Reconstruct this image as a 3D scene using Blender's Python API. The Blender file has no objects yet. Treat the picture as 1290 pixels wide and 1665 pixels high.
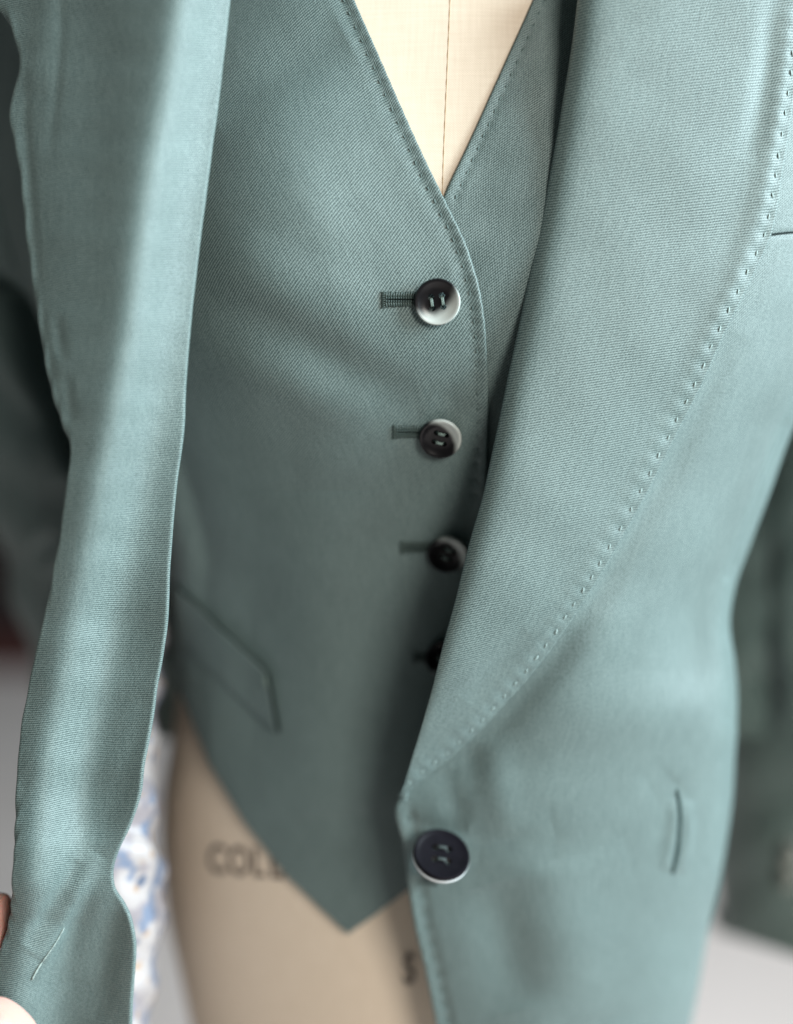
import bpy, bmesh, math, random
import numpy as np
from mathutils import Vector, Matrix

random.seed(7); np.random.seed(7)
SC = bpy.context.scene
COL = SC.collection

# ------------------------------------------------------------------ camera
W, H = 1290.0, 1665.0            # photograph frame, used as a drafting grid
FPX = 1772.0                     # focal length in those pixels
PITCH = math.radians(15)
CAM = Vector((0, 0, 1.30))
FWD = Vector((0, math.cos(PITCH), -math.sin(PITCH)))
UPV = Vector((0, math.sin(PITCH), math.cos(PITCH)))
RGT = Vector((1, 0, 0))
cam = bpy.data.cameras.new('camera')
camo = bpy.data.objects.new('camera', cam); COL.objects.link(camo)
camo.location = CAM
camo.rotation_euler = (math.pi/2 - PITCH, 0, 0)
cam.sensor_fit = 'HORIZONTAL'; cam.sensor_width = 36
cam.lens = 18.0 / (W/2/FPX)
cam.clip_start = 0.01; cam.clip_end = 60
cam.dof.use_dof = True
cam.dof.focus_distance = 0.353
cam.dof.aperture_fstop = 2.3
SC.camera = camo

# ------------------------------------------------------------------ light
world = bpy.data.worlds.new('World'); SC.world = world
world.use_nodes = True
bg = world.node_tree.nodes['Background']
bg.inputs[0].default_value = (0.90, 1.0, 0.98, 1); bg.inputs[1].default_value = 0.08

def area(name, target, direction, dist, sx, sy, power, color):
    l = bpy.data.lights.new(name, 'AREA'); l.shape = 'RECTANGLE'
    l.size = sx; l.size_y = sy; l.energy = power; l.color = color
    o = bpy.data.objects.new(name, l); COL.objects.link(o)
    d = Vector(direction).normalized()
    o.location = Vector(target) + d*dist
    o.rotation_euler = (-d).to_track_quat('-Z', 'Y').to_euler()
    return o
AIM = (0, 0.36, 1.2)
area('window_light', AIM, (0.90, -0.22, 0.40), 1.9, 1.0, 1.4, 125, (0.79, 0.94, 1.0))
area('fill_light', AIM, (0.42, -0.80, 0.42), 2.0, 0.7, 0.7, 35, (1.0, 0.95, 0.87))  # added soft fill lamp with no visible source, lifts the unlit sides

SC.view_settings.view_transform = 'Standard'
SC.view_settings.look = 'None'
SC.view_settings.exposure = 0.0
SC.view_settings.gamma = 1.0
SC.view_settings.use_curve_mapping = False
SC.cycles.max_bounces = 8

# ------------------------------------------------------------------ helpers
def c2w(c):
    """camera-frame array (...,3: right, up, forward) -> world array"""
    c = np.asarray(c, float)
    R = np.array([list(RGT), list(UPV), list(FWD)])
    return c @ R + np.array(list(CAM))
def cam3(px, py, d):
    return np.array([(px-W/2)/FPX*d, (H/2-py)/FPX*d, d])
def P(px, py, d):
    return Vector(c2w(cam3(px, py, d)))
def srgb(r, g, b):
    f = lambda v: (v/255/12.92) if v/255 <= 0.04045 else ((v/255+0.055)/1.055)**2.4
    return (f(r), f(g), f(b), 1)
def interp(x, xs, ys):
    return np.interp(x, xs, ys)
def smooth(x, xs, ys):
    """monotone-ish smooth interpolation through table (Catmull-Rom on the table)"""
    xs = np.asarray(xs, float); ys = np.asarray(ys, float)
    return hermite(xs, ys[:, None], np.clip(np.atleast_1d(x), xs[0], xs[-1]))[:, 0]
def hermite(t, p, q):
    """cubic Hermite through points p at knots t, evaluated at q"""
    n = len(t)
    m = np.zeros_like(p)
    if n > 2:
        h = np.diff(t)[:, None]
        s = np.diff(p, axis=0)/h
        m[1:-1] = (s[:-1]*h[1:] + s[1:]*h[:-1])/(h[1:]+h[:-1])
        m[0] = s[0]; m[-1] = s[-1]
    else:
        m[:] = (p[1]-p[0])/(t[1]-t[0])
    k = np.clip(np.searchsorted(t, q, side='right')-1, 0, n-2)
    h = (t[k+1]-t[k]); u = ((q-t[k])/h)[:, None]; h = h[:, None]
    h00 = 2*u**3-3*u**2+1; h10 = u**3-2*u**2+u; h01 = -2*u**3+3*u**2; h11 = u**3-u**2
    return h00*p[k]+h10*h*m[k]+h01*p[k+1]+h11*h*m[k+1]

def tag(o, label=None, cat=None, group=None, kind=None):
    if label: o['label'] = label
    if cat: o['category'] = cat
    if group: o['group'] = group
    if kind: o['kind'] = kind
    return o
WORLD = {}                        # world matrix of every object, kept by hand
def empty(name, loc):
    o = bpy.data.objects.new(name, None); COL.objects.link(o)
    o.location = loc; o.empty_display_size = 0.05
    WORLD[o.name] = Matrix.Translation(Vector(loc))
    return o
def link(name, mesh, parent=None, mw=None):
    o = bpy.data.objects.new(name, mesh); COL.objects.link(o)
    mw = mw or Matrix.Identity(4)
    if parent is not None:
        o.parent = parent
        o.matrix_parent_inverse = WORLD[parent.name].inverted()
    o.matrix_basis = mw
    WORLD[o.name] = mw.copy()
    return o
def from_bm(name, bm, mat, parent=None, mw=None, smooth_=True):
    me = bpy.data.meshes.new(name); bm.to_mesh(me); bm.free()
    if mat: me.materials.append(mat)
    if smooth_:
        for p in me.polygons: p.use_smooth = True
    return link(name, me, parent, mw)
def from_np(name, verts, faces, mat, parent=None, uv=None, mw=None):
    me = bpy.data.meshes.new(name)
    verts = np.asarray(verts, np.float32); faces = np.asarray(faces, np.int32)
    nf, k = faces.shape
    me.vertices.add(len(verts)); me.vertices.foreach_set('co', verts.ravel())
    me.loops.add(nf*k); me.loops.foreach_set('vertex_index', faces.ravel())
    me.polygons.add(nf)
    me.polygons.foreach_set('loop_start', np.arange(0, nf*k, k, dtype=np.int32))
    me.polygons.foreach_set('loop_total', np.full(nf, k, np.int32))
    me.polygons.foreach_set('use_smooth', np.ones(nf, bool))
    if uv is not None:
        l = me.uv_layers.new(name='UVMap')
        l.data.foreach_set('uv', np.asarray(uv, np.float32)[faces.ravel()].ravel())
    me.update(calc_edges=True)
    if mat: me.materials.append(mat)
    return link(name, me, parent, mw)

# ---- relief written on a sheet: ridges along lines, dimples at points
def seg_dist(px, py, pts):
    best = np.full(px.shape, 1e9); along = np.zeros(px.shape)
    tot = sum(math.dist(pts[i], pts[i+1]) for i in range(len(pts)-1)); acc = 0
    for (x0, y0), (x1, y1) in zip(pts[:-1], pts[1:]):
        dx, dy = x1-x0, y1-y0; L = math.hypot(dx, dy)
        t = np.clip(((px-x0)*dx+(py-y0)*dy)/(L*L), 0, 1)
        d = np.hypot(px-x0-t*dx, py-y0-t*dy)
        m = d < best
        best = np.where(m, d, best); along = np.where(m, (acc+t*L)/tot, along)
        acc += L
    return best, along
def ridge(pts, amp, w, taper=True):
    def f(px, py):
        d, a = seg_dist(px, py, pts)
        k = np.sin(np.pi*np.clip(a, 0.0, 1.0))**0.6 if taper else 1.0
        return amp*np.exp(-(d/w)**2)*k
    return f
def step(pts, amp, w):
    """cloth rises by amp on the left-hand side of the line"""
    def f(px, py):
        d, a = seg_dist(px, py, pts)
        (x0, y0), (x1, y1) = pts[0], pts[-1]
        s = np.sign((x1-x0)*(py-y0)-(y1-y0)*(px-x0))
        return amp*0.5*(1+np.tanh(s*d/w))
    return f
def blob(x, y, amp, sx, sy, ang=0):
    c, s = math.cos(math.radians(ang)), math.sin(math.radians(ang))
    def f(px, py):
        u = (px-x)*c+(py-y)*s; v = -(px-x)*s+(py-y)*c
        return amp*np.exp(-(u/sx)**2-(v/sy)**2)
    return f
def dimples(pts, amp, w):
    def f(px, py):
        o = np.zeros(px.shape)
        for (x, y) in pts:
            o += amp*np.exp(-((px-x)**2+(py-y)**2)/(w*w))
        return o
    return f
def ripple(amp, seed, wl=(60, 260)):
    r = random.Random(seed)
    terms = [(2*math.pi/r.uniform(*wl), r.uniform(0, 6.28), r.uniform(0, 6.28)) for _ in range(9)]
    def f(px, py):
        o = np.zeros(px.shape)
        for k, a, ph in terms:
            o += np.sin(k*(px*math.cos(a)+py*math.sin(a))+ph)
        return amp*o/3.0
    return f

class Sheet:
    """a cloth sheet lofted through rows of (px, py, depth) control points"""
    def __init__(s, rows, nu, nv, relief=(), rolls=(), flip=False):
        R = []
        for row in rows:
            c = np.array([cam3(*p) for p in row])
            t = np.concatenate([[0], np.cumsum(np.linalg.norm(np.diff(c, axis=0), axis=1)+1e-6)])
            R.append(hermite(t, c, np.linspace(0, t[-1], nu)))
        R = np.array(R)
        gaps = np.linalg.norm(np.diff(R, axis=0), axis=2).mean(axis=1)+1e-6
        t = np.concatenate([[0], np.cumsum(gaps)])
        G = hermite(t, R.reshape(len(rows), -1), np.linspace(0, t[-1], nv)).reshape(nv, nu, 3)
        s.flip = flip
        N = s.normals(G)
        px = W/2+FPX*G[..., 0]/G[..., 2]; py = H/2-FPX*G[..., 1]/G[..., 2]
        disp = np.zeros(px.shape)
        for f in relief: disp = disp+f(px, py)
        G = G+N*disp[..., None]
        for side, r in rolls: G = s.roll(G, side, r)
        s.G = G; s.N = s.normals(G)
        s.px = W/2+FPX*G[..., 0]/G[..., 2]; s.py = H/2-FPX*G[..., 1]/G[..., 2]
    def normals(s, G):
        du = np.gradient(G, axis=1); dv = np.gradient(G, axis=0)
        n = np.cross(du, dv)
        n /= np.linalg.norm(n, axis=2, keepdims=True)+1e-12
        return -n if s.flip else n         # rows run down, columns right: faces the viewer
    def roll(s, G, side, r):
        if side in 'TB': G = G.transpose(1, 0, 2)
        if side in 'LT': G = G[:, ::-1]
        e = G[:, -1]; t = e-G[:, -3]
        t /= np.linalg.norm(t, axis=1, keepdims=True)+1e-9
        # normal of the edge column, smoothed
        along = np.gradient(e, axis=0)
        n = np.cross(along, t); n /= np.linalg.norm(n, axis=1, keepdims=True)+1e-12
        ref = e/np.linalg.norm(e, axis=1, keepdims=True)
        sg = np.sign(np.sum(n*ref, axis=1, keepdims=True)); n = n*np.where(sg == 0, 1, sg)   # points away from viewer
        new = []
        for a in (25, 50, 75, 100, 130, 160, 180):
            a = math.radians(a)
            new.append(e+t*r*math.sin(a)+n*r*(1-math.cos(a)))
        wd = np.linalg.norm(np.diff(G, axis=1), axis=2).sum(axis=1)[:, None]
        new.append(e+n*2.4*r-t*np.minimum(0.003, wd*.1)); new.append(e+n*3.2*r-t*np.minimum(0.006, wd*.2))
        G = np.concatenate([G, np.array(new).transpose(1, 0, 2)], axis=1)
        if side in 'LT': G = G[:, ::-1]
        if side in 'TB': G = G.transpose(1, 0, 2)
        return np.ascontiguousarray(G)
    def build(s, name, mat, parent):
        nv, nu = s.G.shape[:2]
        i = np.arange(nv*nu).reshape(nv, nu)
        f = np.stack([i[:-1, :-1], i[1:, :-1], i[1:, 1:], i[:-1, 1:]], axis=-1).reshape(-1, 4)
        if s.flip: f = f[:, ::-1]
        du = np.linalg.norm(np.diff(s.G, axis=1), axis=2); dv = np.linalg.norm(np.diff(s.G, axis=0), axis=2)
        U = np.concatenate([np.zeros((nv, 1)), np.cumsum(du, axis=1)], axis=1); U -= U[:, nu//2:nu//2+1]
        V = np.concatenate([np.zeros((1, nu)), np.cumsum(dv, axis=0)], axis=0); V -= V[nv//2:nv//2+1, :]
        V = np.repeat(V.mean(axis=1, keepdims=True)*0.5, nu, axis=1)+V*0.5
        uv = np.stack([U, -V], axis=-1).reshape(-1, 2)
        o = from_np(name, c2w(s.G.reshape(-1, 3)), f, mat, parent, uv)
        return o
    def at(s, px, py, lift=0.0):
        """point and normal (world) of the sheet under a drafting-grid point"""
        front = np.sum(s.N*s.G, axis=2) < 0
        d2 = (s.px-px)**2+(s.py-py)**2+np.where(front, 0, 1e7)+s.G[..., 2]*200
        k = np.unravel_index(np.argmin(d2), d2.shape)
        p0 = s.G[k]; n = s.N[k]
        ray = cam3(px, py, 1.0)
        d = np.dot(p0, n)/np.dot(ray, n)
        if abs(d-p0[2]) > 0.01: d = p0[2]
        pos = Vector(c2w(ray*d)); nw = Vector(c2w(n)-np.array(list(CAM))).normalized()
        return pos+nw*lift, nw
def frame(pos, n, ang=0.0, scale=1.0):
    """matrix with local z along n, local x at ang degrees from the picture's right"""
    n = n.normalized()
    x = RGT-n*RGT.dot(n); x.normalize(); y = n.cross(x)
    if y.dot(UPV) < 0: y = -y; 
    a = math.radians(ang)
    x2 = x*math.cos(a)+y*math.sin(a); y2 = n.cross(x2)
    m = Matrix((x2, y2, n)).transposed().to_4x4()
    return Matrix.Translation(pos) @ m @ Matrix.Scale(scale, 4)

# ------------------------------------------------------------------ materials
def mat(name):
    m = bpy.data.materials.new(name); m.use_nodes = True
    return m, m.node_tree.nodes, m.node_tree.links, m.node_tree.nodes['Principled BSDF']
def math_(N, L, op, a, b=None):
    n = N.new('ShaderNodeMath'); n.operation = op
    for k, v in ((0, a), (1, b)):
        if v is None: continue
        if isinstance(v, (int, float)): n.inputs[k].default_value = v
        else: L.new(v, n.inputs[k])
    return n.outputs[0]
def mixc(N, L, fac, a, b):
    n = N.new('ShaderNodeMix'); n.data_type = 'RGBA'
    for s, v in ((n.inputs[0], fac), (n.inputs[6], a), (n.inputs[7], b)):
        if hasattr(v, 'is_output'): L.new(v, s)
        elif isinstance(v, (int, float)): s.default_value = v
        else: s.default_value = v
    return n.outputs[2]
def twill(name, light, dark, ang, pitch=0.00078, bump=0.00016):
    m, N, L, B = mat(name)
    uv = N.new('ShaderNodeUVMap'); uv.uv_map = 'UVMap'
    # slow wander of the yarns
    wob = N.new('ShaderNodeTexNoise'); wob.inputs['Scale'].default_value = 90; wob.inputs['Detail'].default_value = 2
    L.new(uv.outputs[0], wob.inputs['Vector'])
    sc = N.new('ShaderNodeVectorMath'); sc.operation = 'SCALE'; sc.inputs[3].default_value = 0.00055
    L.new(wob.outputs['Color'], sc.inputs[0])
    ad = N.new('ShaderNodeVectorMath'); ad.operation = 'ADD'
    L.new(uv.outputs[0], ad.inputs[0]); L.new(sc.outputs[0], ad.inputs[1])
    mp = N.new('ShaderNodeMapping'); mp.inputs['Rotation'].default_value = (0, 0, -math.radians(ang+90))
    L.new(ad.outputs[0], mp.inputs['Vector'])
    sx = N.new('ShaderNodeSeparateXYZ'); L.new(mp.outputs[0], sx.inputs[0])
    k = 2*math.pi/pitch
    rib = math_(N, L, 'SINE', math_(N, L, 'MULTIPLY', sx.outputs[0], k))          # diagonal wales
    ph = math_(N, L, 'ADD', math_(N, L, 'MULTIPLY', sx.outputs[1], k*0.9), math_(N, L, 'MULTIPLY', sx.outputs[0], k*0.5))
    yarn = math_(N, L, 'SINE', ph)                                                # floats along the wale
    h = math_(N, L, 'ADD', math_(N, L, 'MULTIPLY', rib, 0.40), math_(N, L, 'MULTIPLY', yarn, 0.12))
    fib = N.new('ShaderNodeTexNoise'); fib.inputs['Scale'].default_value = 1500; fib.inputs['Detail'].default_value = 3
    L.new(uv.outputs[0], fib.inputs['Vector'])
    h = math_(N, L, 'ADD', h, math_(N, L, 'MULTIPLY', math_(N, L, 'SUBTRACT', fib.outputs[0], 0.5), 1.5))
    br = N.new('ShaderNodeTexNoise'); br.inputs['Scale'].default_value = 1.0; br.inputs['Detail'].default_value = 3
    bm_ = N.new('ShaderNodeMapping'); bm_.inputs['Scale'].default_value = (620, 130, 1); L.new(uv.outputs[0], bm_.inputs[0]); L.new(bm_.outputs[0], br.inputs['Vector'])
    h = math_(N, L, 'ADD', h, math_(N, L, 'MULTIPLY', math_(N, L, 'SUBTRACT', br.outputs[0], 0.5), 0.42))
    fac = math_(N, L, 'ADD', h, 0.5); 
    cl = N.new('ShaderNodeClamp'); L.new(fac, cl.inputs[0])
    col = mixc(N, L, cl.outputs[0], dark, light)
    # melange: slight drift of the dye between grey and green
    ml = N.new('ShaderNodeTexNoise'); ml.inputs['Scale'].default_value = 38; ml.inputs['Detail'].default_value = 4
    L.new(uv.outputs[0], ml.inputs['Vector'])
    g = N.new('ShaderNodeMapRange'); g.inputs[1].default_value = 0.3; g.inputs[2].default_value = 0.7
    g.inputs[3].default_value = 0.94; g.inputs[4].default_value = 1.06
    L.new(ml.outputs[0], g.inputs[0])
    mu = N.new('ShaderNodeVectorMath'); mu.operation = 'SCALE'
    L.new(col, mu.inputs[0]); L.new(g.outputs[0], mu.inputs[3])
    L.new(mu.outputs[0], B.inputs['Base Color'])
    B.inputs['Roughness'].default_value = 0.49
    B.inputs['Specular IOR Level'].default_value = 0.40
    B.inputs['Sheen Weight'].default_value = 0.05
    B.inputs['Sheen Roughness'].default_value = 0.45
    B.inputs['Sheen Tint'].default_value = (0.85, 0.97, 1.0, 1)
    bp = N.new('ShaderNodeBump'); bp.inputs['Strength'].default_value = 0.55; bp.inputs['Distance'].default_value = bump
    L.new(h, bp.inputs['Height']); L.new(bp.outputs[0], B.inputs['Normal'])
    return m
LT = srgb(117, 134, 132); DK = srgb(54, 72, 72)
M_vest = twill('twill_waistcoat', LT, DK, 42)
M_vest_under = twill('twill_waistcoat_underlap', LT, DK, 40)
M_body = twill('twill_jacket_front', LT, DK, 48)
M_lapel = twill('twill_lapel', LT, DK, 10, pitch=0.00088, bump=0.00012)
M_left = twill('twill_open_front', LT, DK, 4, pitch=0.00075)
M_sleeve = twill('twill_sleeve', LT, DK, 40)

def plain(name, color, rough=0.6, spec=0.4, noise=0, nscale=400):
    m, N, L, B = mat(name)
    B.inputs['Roughness'].default_value = rough
    B.inputs['Specular IOR Level'].default_value = spec
    if noise:
        t = N.new('ShaderNodeTexNoise'); t.inputs['Scale'].default_value = nscale; t.inputs['Detail'].default_value = 4
        c = N.new('ShaderNodeTexCoord'); L.new(c.outputs['Object'], t.inputs['Vector'])
        a = [min(1, v*(1-noise)) for v in color[:3]]+[1]; b = [min(1, v*(1+noise)) for v in color[:3]]+[1]
        L.new(mixc(N, L, t.outputs[0], a, b), B.inputs['Base Color'])
    else: B.inputs['Base Color'].default_value = color
    return m
M_thread_dark = plain('thread_dark_green', srgb(84, 101, 99), 0.6, 0.3, 0.3, 3000)
M_thread_hole = plain('thread_buttonhole', srgb(64, 79, 76), 0.5, 0.4, 0.4, 2500)
M_thread_navy = plain('thread_charcoal', srgb(54, 62, 62), 0.6, 0.3, 0.3, 3000)
M_thread_mid = plain('thread_grey_green', srgb(112, 130, 124), 0.5, 0.4, 0.3, 3000)
M_thread_pale = plain('thread_pale', srgb(150, 166, 162), 0.5, 0.4, 0.2, 3000)
M_shade = plain('shade_strip', srgb(28, 38, 38), 0.9, 0.1)  # dark colour painted as shade on pocket openings, slits and welt end
M_shade_j = plain('flank_pocket_shade', srgb(40, 54, 53), 0.9, 0.1)  # painted shade of the flank pocket opening, slightly lighter

def canvas():
    m, N, L, B = mat('linen_canvas')
    uv = N.new('ShaderNodeUVMap'); uv.uv_map = 'UVMap'
    sx = N.new('ShaderNodeSeparateXYZ'); L.new(uv.outputs[0], sx.inputs[0])
    k = 2*math.pi/0.00085
    a = math_(N, L, 'SINE', math_(N, L, 'MULTIPLY', sx.outputs[0], k)); b = math_(N, L, 'SINE', math_(N, L, 'MULTIPLY', sx.outputs[1], k))
    h = math_(N, L, 'MULTIPLY', a, b)
    slub = N.new('ShaderNodeTexNoise'); slub.inputs['Scale'].default_value = 1.0; slub.inputs['Detail'].default_value = 3
    mp = N.new('ShaderNodeMapping'); mp.inputs['Scale'].default_value = (60, 900, 1); L.new(uv.outputs[0], mp.inputs[0]); L.new(mp.outputs[0], slub.inputs['Vector'])
    mp2 = N.new('ShaderNodeMapping'); mp2.inputs['Scale'].default_value = (900, 60, 1); L.new(uv.outputs[0], mp2.inputs[0])
    slub2 = N.new('ShaderNodeTexNoise'); slub2.inputs['Scale'].default_value = 1.0; slub2.inputs['Detail'].default_value = 3; L.new(mp2.outputs[0], slub2.inputs['Vector'])
    s2 = math_(N, L, 'SUBTRACT', math_(N, L, 'ADD', slub.outputs[0], slub2.outputs[0]), 1.0)
    hh = math_(N, L, 'ADD', math_(N, L, 'MULTIPLY', h, 0.25), math_(N, L, 'MULTIPLY', s2, 0.55))
    f = N.new('ShaderNodeClamp'); L.new(math_(N, L, 'ADD', hh, 0.55), f.inputs[0])
    L.new(mixc(N, L, f.outputs[0], srgb(198, 181, 160), srgb(224, 209, 191)), B.inputs['Base Color'])
    B.inputs['Roughness'].default_value = 0.8; B.inputs['Specular IOR Level'].default_value = 0.2
    bp = N.new('ShaderNodeBump'); bp.inputs['Strength'].default_value = 0.4; bp.inputs['Distance'].default_value = 0.00012
    L.new(hh, bp.inputs['Height']); L.new(bp.outputs[0], B.inputs['Normal'])
    return m
M_canvas = canvas()

def lining_mat():
    m, N, L, B = mat('printed_lining')
    c = N.new('ShaderNodeTexCoord')
    base = srgb(172, 166, 166)
    prev = None
    specs = [(90, srgb(146, 140, 145), 0.48, 0.56, 23), (105, srgb(112, 124, 146), 0.56, 0.62, 11), (130, srgb(164, 140, 120), 0.61, 0.66, 5), (110, srgb(96, 106, 126), 0.61, 0.66, 31)]
    col = base
    for s, k, lo, hi, sd in specs:
        t = N.new('ShaderNodeTexNoise'); t.noise_dimensions = '4D'; t.inputs['W'].default_value = sd
        t.inputs['Scale'].default_value = s; t.inputs['Detail'].default_value = 1.5
        L.new(c.outputs['Object'], t.inputs['Vector'])
        r = N.new('ShaderNodeMapRange'); r.inputs[1].default_value = lo; r.inputs[2].default_value = hi
        L.new(t.outputs[0], r.inputs[0])
        col = mixc(N, L, r.outputs[0], col, k)
    L.new(col, B.inputs['Base Color'])
    B.inputs['Roughness'].default_value = 0.4
    return m
M_lining = lining_mat()

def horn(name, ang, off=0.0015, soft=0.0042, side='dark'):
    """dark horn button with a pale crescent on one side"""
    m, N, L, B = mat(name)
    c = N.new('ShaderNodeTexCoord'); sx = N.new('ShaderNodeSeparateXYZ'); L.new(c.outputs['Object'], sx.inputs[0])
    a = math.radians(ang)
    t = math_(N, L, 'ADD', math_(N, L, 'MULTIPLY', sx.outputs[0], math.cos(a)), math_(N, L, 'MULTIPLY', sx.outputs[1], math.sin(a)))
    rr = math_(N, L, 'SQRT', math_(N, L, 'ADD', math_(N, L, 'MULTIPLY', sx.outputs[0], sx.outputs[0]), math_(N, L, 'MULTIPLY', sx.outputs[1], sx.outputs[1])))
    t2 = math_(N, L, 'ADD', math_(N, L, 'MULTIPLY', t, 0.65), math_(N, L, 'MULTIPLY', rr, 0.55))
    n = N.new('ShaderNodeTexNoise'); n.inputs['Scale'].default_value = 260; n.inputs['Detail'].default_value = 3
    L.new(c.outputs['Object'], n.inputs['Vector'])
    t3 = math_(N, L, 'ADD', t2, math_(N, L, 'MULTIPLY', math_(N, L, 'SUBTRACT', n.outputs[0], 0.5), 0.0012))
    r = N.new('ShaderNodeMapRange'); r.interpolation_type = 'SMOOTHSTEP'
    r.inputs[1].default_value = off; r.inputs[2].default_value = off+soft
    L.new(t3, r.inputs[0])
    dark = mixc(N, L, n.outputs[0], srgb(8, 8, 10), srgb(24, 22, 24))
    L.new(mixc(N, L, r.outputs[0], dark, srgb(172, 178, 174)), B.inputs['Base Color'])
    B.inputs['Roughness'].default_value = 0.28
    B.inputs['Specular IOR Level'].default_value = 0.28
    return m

def horn_layered(name):
    """dark face over a pale backing layer"""
    m, N, L, B = mat(name)
    c = N.new('ShaderNodeTexCoord'); sx = N.new('ShaderNodeSeparateXYZ'); L.new(c.outputs['Object'], sx.inputs[0])
    n = N.new('ShaderNodeTexNoise'); n.inputs['Scale'].default_value = 260; n.inputs['Detail'].default_value = 3
    L.new(c.outputs['Object'], n.inputs['Vector'])
    r = N.new('ShaderNodeMapRange'); r.interpolation_type = 'SMOOTHSTEP'
    r.inputs[1].default_value = 0.0010; r.inputs[2].default_value = 0.0004
    L.new(sx.outputs[2], r.inputs[0])
    dark = mixc(N, L, n.outputs[0], srgb(10, 9, 13), srgb(24, 22, 28))
    rr = math_(N, L, 'SQRT', math_(N, L, 'ADD', math_(N, L, 'MULTIPLY', sx.outputs[0], sx.outputs[0]), math_(N, L, 'MULTIPLY', sx.outputs[1], sx.outputs[1])))
    ring = math_(N, L, 'GREATER_THAN', rr, 0.006)
    L.new(mixc(N, L, math_(N, L, 'MULTIPLY', r.outputs[0], ring), dark, srgb(200, 206, 208)), B.inputs['Base Color'])
    B.inputs['Roughness'].default_value = 0.30
    B.inputs['Specular IOR Level'].default_value = 0.15
    return m

# ------------------------------------------------------------------ body of the form (drafting-grid ellipse per row)
BY = [-500, -200, 0, 330, 500, 600, 800, 1000, 1150, 1300, 1450, 1665, 1900, 2100]
BX = [722, 722, 722, 718, 715, 712, 708, 703, 702, 700, 698, 695, 692, 690]
BA = [600, 690, 720, 700, 640, 575, 470, 412, 415, 436, 430, 385, 340, 330]
BD = [.372, .364, .360, .357, .358, .363, .382, .402, .411, .4165, .422, .431, .450, .48]
BB = [.075, .085, .088, .088, .085, .082, .076, .074, .078, .084, .086, .086, .08, .08]
def bust(px, py):
    g = 0.0
    for cx in (395, 1045):
        g = g+np.exp(-((px-cx)/215.0)**2-((py-360)/300.0)**2)
    return 0.015*g
def body(py, px=None, th=None, grow=0, off=0.0):
    """(px, py, depth) on the form (plus grow px sideways, off metres toward the viewer)"""
    py_ = float(py)
    xc = smooth(py_, BY, BX)[0]; a = smooth(py_, BY, BA)[0]+grow
    D = smooth(py_, BY, BD)[0]; b = smooth(py_, BY, BB)[0]
    if th is None:
        s = max(-0.995, min(0.995, (px-xc)/a)); t = math.asin(s)
    else:
        t = math.radians(th); px = xc+a*math.sin(t)
    d = D+b*(1-math.cos(t))-off
    if abs(t) < math.pi/2*1.05: d -= float(bust(px, py_))*max(0, math.cos(t))**0.5
    return (px, py_, d)

EMPTY_FORM = P(700, 900, 0.46); EMPTY_FORM.z = 0.0

# ------------------------------------------------------------------ setting
bm = bmesh.new(); bmesh.ops.create_grid(bm, x_segments=8, y_segments=8, size=6)
def floor_mat():
    m, N, L, B = mat('pale_floor')
    c = N.new('ShaderNodeTexCoord'); n = N.new('ShaderNodeTexNoise'); n.inputs['Scale'].default_value = 3; n.inputs['Detail'].default_value = 6
    L.new(c.outputs['Object'], n.inputs['Vector'])
    L.new(mixc(N, L, n.outputs[0], srgb(224, 208, 202), srgb(240, 226, 222)), B.inputs['Base Color'])
    B.inputs['Roughness'].default_value = 0.49
    return m
tag(from_bm('floor', bm, floor_mat(), None, Matrix.Translation((0, 2, 0)), False), kind='structure')
bm = bmesh.new(); bmesh.ops.create_cube(bm, size=1)
for v in bm.verts: v.co = Vector((v.co.x*12, v.co.y*0.1, v.co.z*3.0+1.5))
tag(from_bm('wall', bm, plain('wall_paint', srgb(200, 196, 190), 0.8, 0.2, 0.04, 2), None, Matrix.Translation((0, 4.2, 0)), False), kind='structure')

# cabinet far behind
def box(bm, x0, x1, y0, y1, z0, z1, bev=0.0):
    r = bmesh.ops.create_cube(bm, size=1)
    for v in r['verts']:
        v.co = Vector(((x0+x1)/2+v.co.x*(x1-x0), (y0+y1)/2+v.co.y*(y1-y0), (z0+z1)/2+v.co.z*(z1-z0)))
    if bev:
        es = list({e for v in r['verts'] for e in v.link_edges})
        bmesh.ops.bevel(bm, geom=es, offset=bev, segments=2, affect='EDGES')
M_wood = plain('dark_red_wood', srgb(70, 34, 30), 0.4, 0.4, 0.35, 9)
M_wood_d = plain('dark_wood', srgb(34, 24, 24), 0.5, 0.4, 0.3, 9)
cy = 3.02
cab = tag(empty('cabinet', (0, cy, 0)), 'low dark red-brown wooden cabinet, blurred far behind the dress form', 'cabinet')
bm = bmesh.new(); box(bm, -1.6, 1.6, cy, cy+0.5, 0.12, 0.86, 0.008); from_bm('carcass', bm, M_wood_d, cab, None, False)
bm = bmesh.new(); box(bm, -1.64, 1.64, cy-0.03, cy+0.52, 0.861, 0.90, 0.008); from_bm('top', bm, M_wood, cab, None, False)
bm = bmesh.new(); box(bm, -1.56, 1.56, cy-0.012, cy+0.46, 0.0, 0.119, 0.004); from_bm('plinth', bm, M_wood, cab, None, False)
for k in range(4):
    x = -1.58+k*0.79
    bm = bmesh.new(); box(bm, x+0.01, x+0.78, cy-0.022, cy-0.001, 0.14, 0.84, 0.006); d_ = from_bm('door', bm, M_wood_d if k else M_wood_d, cab, None, False)
    bm = bmesh.new(); box(bm, x+0.70, x+0.72, cy-0.05, cy-0.023, 0.46, 0.56, 0.004); from_bm('handle', bm, M_thread_mid, d_, None, False)

# ------------------------------------------------------------------ dress form
form = tag(empty('dress_form', EMPTY_FORM), 'cream linen covered tailor\'s dress form wearing the waistcoat and jacket', 'dress form')
ths = np.linspace(-180, 180, 150)
rows = []
for py in list(range(-500, 2101, 100)):
    rows.append([body(py, th=t) for t in ths[::3]])
S_form = Sheet(rows, 220, 200, [])
S_form.build('torso', M_canvas, form)
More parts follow.
